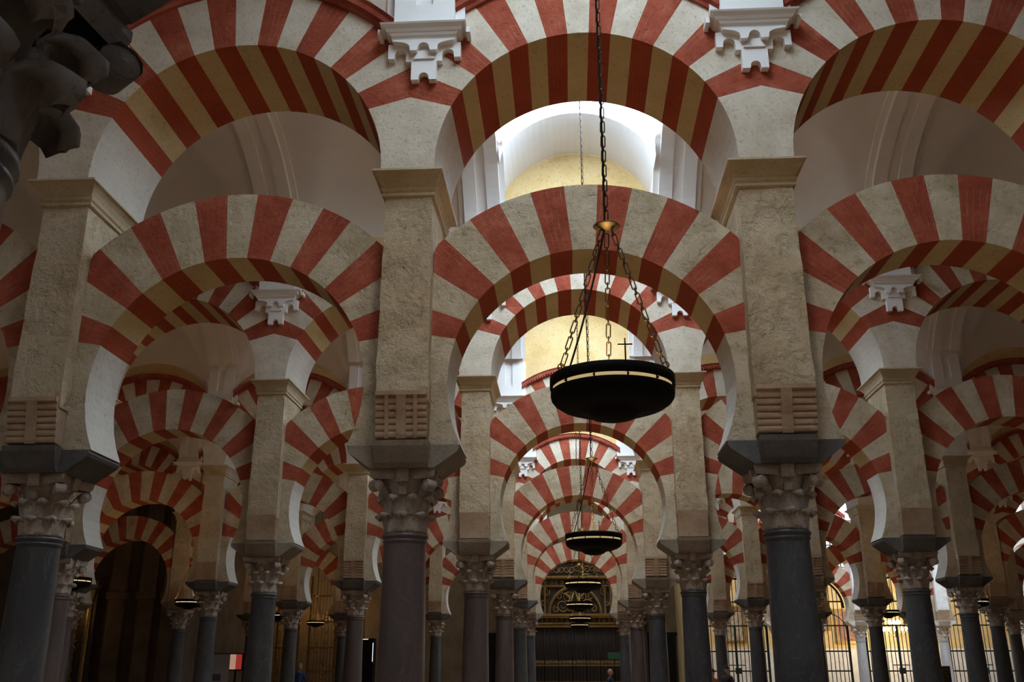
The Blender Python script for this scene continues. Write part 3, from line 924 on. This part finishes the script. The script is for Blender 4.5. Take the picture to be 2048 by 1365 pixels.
# dark doors in the back wall
for x0, x1, lab in ((4.75, 6.2, 'black doorway panel in the back wall right of the middle aisle'), (-2.9, -.9, 'black doorway panel in the back wall left of the middle aisle')):
    b = MB(); b.box(x0, x1, 37.08, 37.2, 0, 3.05); b.box(x0 - .1, x1 + .1, 37.04, 37.2, 3.05, 3.2)
    for q in range(3):
        zz = .2 + q * .95
        b.box(x0 + .12, (x0 + x1) / 2 - .06, 37.05, 37.08, zz, zz + .8); b.box((x0 + x1) / 2 + .06, x1 - .12, 37.05, 37.08, zz, zz + .8)
    DN = globals().get('DN', 0) + 1; pt(f'door_{DN}', b, [M['iron']], kind='structure')

# iron gates under the arches of the sixth arcade, right
def gate(x0, x1, y, lab, group, mats=('green_iron',), ztop=5.35, arched=True, pitch=.165, cat='gate'):
    r = obj('iron_gate', None, None, ((x0 + x1) / 2, y, 0), 0, lab, cat, group)
    h = (x1 - x0) / 2; m = M[mats[0]]
    def top(x): return (4.11 + sqrt(max(0, 1.28 ** 2 - x * x))) if arched and abs(x) < 1.28 else (3.4 if arched else ztop)
    b = MB(); n = int(2 * h / pitch)
    for k in range(n + 1):
        x = -h + 2 * h * k / n
        b.tube([(x, 0, .05), (x, 0, max(2.2, top(x)))], .019, 5, cap=True)
    pt('bars', b, [m], r)
    b = MB()
    for z in (.25, 1.50, 2.30, 3.35, 4.35) if arched else (.25, 1.5, 2.5, 3.6, 4.7):
        w = h if z < 4.2 else (1.26 if arched else h)
        b.box(-w, w, -.025, .025, z, z + .06)
    for x in (-h, -.05, h - .08):
        b.box(x, x + .09, -.035, .035, 0, 3.4 if arched else ztop)
    pt('frame', b, [m], r)
    if arched:
        b = MB(); b.tube([(1.28 * cos(pi * k / 20), 0, 4.11 + 1.28 * sin(pi * k / 20)) for k in range(21)], .05, 6)
        for q in (-1, 1):
            b.tube([(q * 1.3 * sin(t * pi / 16) * 1.0, -.06, 4.0 - .75 * (1 - cos(t * pi / 16))) for t in range(9)], .022, 6)
        pt('arched_top', b, [m], r)
    b = MB(); b.box(-.10, .16, -.07, .0, 1.42, 1.66); b.box(-.35, .35, -.06, -.03, 1.75, 1.79); pt('lock', b, [m], r)
    return r
for i in range(2, 7):
    gate(i * S + .33, (i + 1) * S - .33, 35.0, f'dark green iron gate before the lit chapels, sixth arcade back, {bay_words(i)}', 'dark green chapel gates')
b = MB(); b.box(6.7, 28, 41.08, 41.2, 0, 2.55); TN += 1; pt(f'trim_{TN}', b, [M['white_col_stone']], kind='structure')
# chapel lamp
ch = obj('chapel_chandelier', None, None, (16.5, 38.6, 3.35), 0, 'glowing chandelier in the chapel behind the iron gates, lower right', 'chandelier')
b = MB()
for k in range(10):
    a = 2 * pi * k / 10
    b.tube([(0, 0, -.25), (.25 * cos(a), .25 * sin(a), -.32), (.5 * cos(a), .5 * sin(a), -.08)], .018, 5, cap=True)
b.tube([(0, 0, -.35), (0, 0, 8.1)], .02, 6); pt('arms', b, [M['brass']], ch)
b = MB()
for k in range(10):
    a = 2 * pi * k / 10; b.lathe([(0, -.07), (.05, -.05), (.065, .02), (.03, .09), (0, .11)], 8, c=(.5 * cos(a), .5 * sin(a), .0))
    b.lathe([(0, -.07), (.05, -.05), (.065, .02), (.03, .09), (0, .11)], 8, c=(.24 * cos(a), .24 * sin(a), .3))
M['bright_bulb'] = glow('bright_warm_bulbs', (1, .85, .6), 60)
pt('bulb', b, [M['bright_bulb']], ch)
ld = bpy.data.lights.new('chandelier_light', 'POINT'); ld.energy = 150; ld.color = (1, .78, .48); ld.shadow_soft_size = .4
lo = bpy.data.objects.new('chandelier_light', ld); lo.location = (0, 0, .3); lo.parent = ch; COL.objects.link(lo)
# framed paintings on the chapel wall
for x, z, w, h, c in ((9.4, 3.7, 1.2, 1.5, (.45, .36, .26)), (13.3, 4.7, 1.6, 2.4, (.30, .24, .28)), (15.0, 3.6, .9, 1.4, (.36, .2, .14)), (18.9, 3.8, 1.3, 1.7, (.38, .30, .22))):
    M[f'paint{x}'] = stone(f'dim_painting_{int(x)}', tuple(q * .4 for q in c), c, tuple(min(1, q * 1.7) for q in c), big=3.5, bump=0)
    r = obj('painting', None, None, (x, 41.165, z), 0, f'dim gold framed painting on the lit chapel wall, {["leftmost","second from left","third from left","rightmost"][[9.4,13.3,15.0,18.9].index(x)]}', 'painting', 'chapel paintings')
    b = MB(); b.box(-w / 2, w / 2, 0, .02, -h / 2, h / 2); pt('canvas', b, [M[f'paint{x}']], r)
    b = MB()
    for q in ((-w / 2 - .12, -w / 2, -h / 2 - .12, h / 2 + .12), (w / 2, w / 2 + .12, -h / 2 - .12, h / 2 + .12), (-w / 2, w / 2, h / 2, h / 2 + .12), (-w / 2, w / 2, -h / 2 - .12, -h / 2)):
        b.box(q[0], q[1], -.05, .03, q[2], q[3])
    pt('frame', b, [M['gold']], r)
# latticed windows high in the chapel wall
WN = 40
for x, z in ((9.3, 7.3), (14.4, 7.3), (19.0, 7.3), (23.9, 8.6), (23.9, 6.2)):
    WN += 1; b = MB()
    o = [(-.95, -1.1), (.95, -1.1)] + [(.95 * cos(pi * k / 12), .35 + .95 * sin(pi * k / 12)) for k in range(13)]
    b.prism([(p[0] + x, p[1] + z) for p in o], 41.16, 41.19, 0)
    b2 = MB()
    for k in range(-4, 5):
        b2.box(x + k * .21 - .02, x + k * .21 + .02, 41.10, 41.15, z - 1.1, z + 1.0); b2.box(x - .95, x + .95, 41.10, 41.15, z + k * .22 - .02, z + k * .22 + .02)
    w = pt(f'window_{WN}', b, [glow('chapel_window_daylight', (.75, .86, 1.0), .8)], kind='structure')
    pt('lattice', b2, [M['green_iron']], w)

# gold-lit screens at left, behind the dark columns
for x0, x1, lab in ((-12.9 + .4, -10.5, 'gilded iron screen with warm light behind, left of a dark column at lower left'), (-10.1, -7.6, 'gilded iron screen seen between two dark columns at lower left')):
    g = gate(x0, x1, 35.0, lab, 'gilded screens at lower left', ('gold',), 5.6, False, .14, 'screen')
    b = MB()
    for k in range(5):
        for q in range(9):
            scroll(b, -(x1 - x0) / 2 + .25 + k * (x1 - x0 - .5) / 4, .05, .7 + q * .42, .16, 1.2, 1 if (k + q) % 2 else -1, k * 2 + q, .02, 12)
    pt('scrollwork', b, [M['gold']], g)
for x, y, z, e in ((-11.4, 35.9, 4.6, 22), (-8.8, 35.9, 4.0, 14), (-16.3, 25.6, 3.6, 4)):
    ld = bpy.data.lights.new('chapel_candle_light', 'POINT'); ld.energy = e; ld.color = (1, .58, .22); ld.shadow_soft_size = .15
    lo = bpy.data.objects.new('chapel_candle_light', ld); lo.location = (x, y, z); COL.objects.link(lo)
# small gilded altar frame at far left
af = obj('gilded_altar_frame', None, None, (-16.35, 26.35, 0), 0, 'narrow gilded altar frame glowing behind the columns at far left', 'altarpiece')
for q in (-1, 1):
    b = MB(); pr = [(.13, 0), (.13, .9), (.10, .95)]
    for k in range(24): pr.append((.085 + .02 * (k % 2), 1.0 + k * .13))
    pr += [(.14, 4.2), (.16, 4.35), (.16, 4.42), (0, 4.42)]
    b.lathe(pr, 12, c=(q * .42, 0, 0)); pt('column', b, [M['gold']], af)
b = MB(); b.box(-.65, .65, .02, .12, 0, 4.5); pt('back_panel', b, [M['dark_wood']], af)
b = MB(); b.box(-.7, .7, -.16, .14, 4.42, 4.55); b.box(-.6, .6, -.1, .14, 4.55, 4.7); pt('cornice', b, [M['gold']], af)
b = MB()
for q in range(11): scroll(b, 0, .0, .5 + q * .36, .14, 1.3, 1 if q % 2 else -1, q, .025, 14)
b.box(-.05, .05, -.01, .025, .3, 4.3); pt('relief', b, [M['gold']], af)

# banner, lit display, signs
M['banner'] = plain('pale_banner_cloth', (.42, .44, .48), .8, 0, .05)
M['banner_band'] = plain('blue_banner_band', (.10, .11, .22), .8)
bn = obj('banner', None, None, (-9.37, 22, 0), 0, 'pale standing banner with a dark blue band, beside the lit red display', 'banner')
b = MB(); b.box(-.27, .27, -.01, .01, .1, 2.066); pt('cloth', b, [M['banner']], bn)
b = MB(); b.box(-.27, .05, -.014, -.0102, 1.28, 1.48); pt('printed_band', b, [M['banner_band']], bn)
b = MB(); b.box(-.28, .28, -.02, .02, 2.066, 2.09); b.box(-.3, .3, -.12, .12, 0, .1); pt('stand', b, [M['iron']], bn)
dp = obj('lit_display', None, None, (-9.55, 24, 0), 0, 'backlit red and pale display panel beside the banner', 'display')
b = MB(); b.box(-.24, .24, -.02, .04, 1.58, 2.12); b.box(-.03, .03, 0, .04, .05, 1.58); b.box(-.22, .22, -.15, .15, 0, .05); pt('frame', b, [M['iron']], dp)
b = MB(); b.box(-.20, 0, -.03, -.021, 1.62, 2.09); pt('pale_panel', b, [glow('pale_backlit_panel', (.85, .50, .36), .32)], dp)
b = MB(); b.box(.0, .20, -.03, -.021, 1.62, 2.09); pt('red_panel', b, [glow('red_backlit_panel', (.55, .05, .04), .35)], dp)
M['sign_green'] = plain('dim_green_sign', (.02, .12, .06), .5)
g = obj('green_sign', None, None, (3.37, 35.70, 2.16), 0, 'small dark green sign on the right part of the iron screen', 'sign')
b = MB(); b.box(-.27, .27, -.02, .02, -.13, .13); pt('board', b, [M['sign_green']], g)
b = MB(); b.box(-.29, .29, -.03, .03, .13, .15); b.box(-.26, -.22, .0, .04, -.1, .1); b.box(.22, .26, .0, .04, -.1, .1); pt('hanger', b, [M['brass']], g)
ib = obj('notice_board', None, None, (13.98, 26, 0), 0, 'dark brown notice board at the foot of the pale column, lower right', 'notice board')
b = MB(); b.box(-.17, .17, -.02, .02, .9, 1.70); pt('board', b, [M['dark_wood']], ib)
b = MB(); b.box(-.03, .03, -.02, .03, 0, .9); b.box(-.2, .2, -.15, .15, 0, .04); pt('stand', b, [M['iron']], ib)
b = MB()
for k in range(5): b.box(-.13, .10 - .02 * (k % 2), -.024, -.021, 1.58 - k * .1, 1.60 - k * .1)
pt('faint_lines', b, [M['dim_wall']], ib)
kb = obj('dark_cabinet', None, None, (-6.45, 30, 0), 0, 'black cabinet with a thin white lit edge, behind the columns left of centre', 'cabinet')
b = MB(); b.box(-.28, .28, 0, .5, 0, 2.76); pt('body', b, [M['iron']], kb)
b = MB(); b.box(.24, .26, -.012, -.001, 1.9, 2.6); b.box(-.22, .05, -.012, -.001, 2.72, 2.74); pt('lit_edge', b, [glow('cool_led', (.75, .85, 1), 1.2)], kb)

# ================================================================== visitors
import bmesh
def person(x, y, rz, H, top, legs, hair, lab, bald=False, arm=0.0):
    k = H / 1.75
    skin = M.setdefault('skin', plain('skin', (.52, .33, .25), .55, 0, .05))
    mt = plain('clothing_top', top, .8, 0, .1); ml = plain('clothing_legs', legs, .8, 0, .1)
    V = {'pelvis': (0, 0, .95, .155, .115), 'waist': (0, 0, 1.10, .14, .105), 'chest': (0, .01, 1.30, .17, .12), 'neckb': (0, .015, 1.46, .085, .075), 'neck': (0, .0, 1.52, .055, .058)}
    E_ = [('pelvis', 'waist'), ('waist', 'chest'), ('chest', 'neckb'), ('neckb', 'neck')]
    for s, n in ((-1, 'l'), (1, 'r')):
        V.update({'hip' + n: (s * .095, 0, .88, .095, .1), 'knee' + n: (s * .11, -.02, .50, .06, .062), 'calf' + n: (s * .115, .0, .36, .058, .06), 'ank' + n: (s * .12, .02, .10, .04, .042), 'toe' + n: (s * .14, -.14, .04, .045, .035),
                  'sh' + n: (s * .19, .01, 1.42, .062, .06), 'el' + n: (s * .25, .03, 1.14, .042, .042), 'wr' + n: (s * .24, -.10 - arm, .92 + arm, .028, .028)})
        E_ += [('pelvis', 'hip' + n), ('hip' + n, 'knee' + n), ('knee' + n, 'calf' + n), ('calf' + n, 'ank' + n), ('ank' + n, 'toe' + n), ('chest', 'sh' + n), ('sh' + n, 'el' + n), ('el' + n, 'wr' + n)]
        wx, wy, wz = V['wr' + n][:3]
        V['pm' + n] = (wx, wy - .03, wz - .07, .036, .018); E_.append(('wr' + n, 'pm' + n))
        for f in range(4):
            V[f'f{f}{n}'] = (wx + (f - 1.5) * .019, wy - .045, wz - .13 - .008 * (1 - abs(f - 1.3)), .009, .009)
            V[f'g{f}{n}'] = (wx + (f - 1.5) * .020, wy - .035, wz - .165 - .008 * (1 - abs(f - 1.3)), .008, .008)
            E_ += [('pm' + n, f'f{f}{n}'), (f'f{f}{n}', f'g{f}{n}')]
        V['th' + n] = (wx - s * .045, wy - .05, wz - .09, .010, .010); E_.append(('pm' + n, 'th' + n))
    me = bpy.data.meshes.new('person'); bm = bmesh.new(); ly = bm.verts.layers.skin.verify(); D = {}
    for n, (a, b_, c, r1, r2) in V.items():
        v = bm.verts.new((a * k, b_ * k, c * k)); v[ly].radius = (r1 * k, r2 * k); D[n] = v
        v[ly].use_root = (n == 'pelvis')
    for a, b_ in E_: bm.edges.new((D[a], D[b_]))
    bm.to_mesh(me); bm.free()
    tmp = bpy.data.objects.new('person', me); COL.objects.link(tmp)
    tmp.modifiers.new('skin', 'SKIN'); m2 = tmp.modifiers.new('sub', 'SUBSURF'); m2.levels = 1; m2.render_levels = 1
    dg = bpy.context.evaluated_depsgraph_get(); em = bpy.data.meshes.new_from_object(tmp.evaluated_get(dg))
    bpy.data.objects.remove(tmp)
    em.materials.clear()
    for m_ in (skin, mt, ml): em.materials.append(m_)
    for p in em.polygons:
        p.use_smooth = True; c = p.center / k
        hand = c.z < .93 + arm and abs(c.x) > .19 and c.y < -.05 and c.z > .6
        p.material_index = 0 if (c.z > 1.49 or hand) else (1 if c.z > .93 or abs(c.x) > .2 else 2)
    o = bpy.data.objects.new('person', em); COL.objects.link(o)
    o.location = (x, y, 0); o.rotation_euler = (0, 0, rz)
    o['label'] = lab; o['category'] = 'person'; o['group'] = 'visitors'
    # head with face, ears
    b = MB(); rows = []
    for i in range(15):
        ph = -pi / 2 + pi * i / 14; row = []
        for j in range(20):
            th = 2 * pi * j / 20
            rx, ry, rz_ = .076, .096, .122
            X = rx * cos(ph) * cos(th); Y = ry * cos(ph) * sin(th); Z = rz_ * sin(ph)
            if Z < -.02:
                t = min(1, (-Z - .02) / .1); X *= 1 - .28 * t; Y *= 1 - .12 * t
                if Y > 0: Y *= 1 - .35 * t
            if Y < -.06 and abs(X) < .02 and -.045 < Z < .01: Y -= .022 * (1 - abs(X) / .02)   # nose
            if Y < -.06 and abs(abs(X) - .032) < .014 and abs(Z - .012) < .014: Y += .010        # eye sockets
            row.append((X * k, (Y + .0) * k, (Z + 1.635) * k))
        rows.append(row)
    b.grid(rows, 0, True, closed=True)
    for s in (-1, 1):
        b.lathe([(0, -.03), (.012, -.02), (.016, 0), (.012, .025), (0, .03)], 8, c=(s * .078 * k, .005 * k, 1.63 * k))
        b.lathe([(0, -.008), (.009, 0), (0, .008)], 8, mat=1, c=(s * .03 * k, -.084 * k, 1.648 * k))
    b.box(-.022 * k, .022 * k, -.089 * k, -.080 * k, 1.572 * k, 1.580 * k, 1)
    pt('head', b, [skin, M['dark_wood']], o)
    if not bald:
        b = MB(); rows = []
        for i in range(8):
            ph = -.15 + (pi / 2 + .15) * i / 7
            rows.append([(.085 * k * cos(ph) * cos(2 * pi * j / 18), (.106 * cos(ph) * sin(2 * pi * j / 18) + .012) * k, (.134 * sin(ph) + 1.645 + (.035 if sin(2 * pi * j / 18) < -.3 else -.02) * cos(ph)) * k) for j in range(18)])
        b.grid(rows, 0, True, closed=True)
        pt('hair', b, [plain('hair', hair, .6, 0, .2)], o)
    return o
person(2.74, 24.3, 1.2, 1.62, (.02, .025, .05), (.03, .03, .035), (.1, .1, .1), 'bald person in dark jacket walking below the small green sign', bald=True)
person(5.98, 24.0, .6, 1.60, (.65, .22, .03), (.03, .03, .04), (.03, .02, .015), 'dark haired person in orange jacket before the lit gates, left of the pair')
person(6.50, 24.4, -.9, 1.70, (.05, .04, .045), (.04, .04, .05), (.06, .035, .02), 'person in dark clothes with raised hands, right of the orange jacket', arm=.25)
person(-7.95, 26.0, pi, 1.80, (.02, .05, .16), (.03, .03, .04), (.25, .2, .16), 'person in a deep blue jacket beyond the columns at lower left')
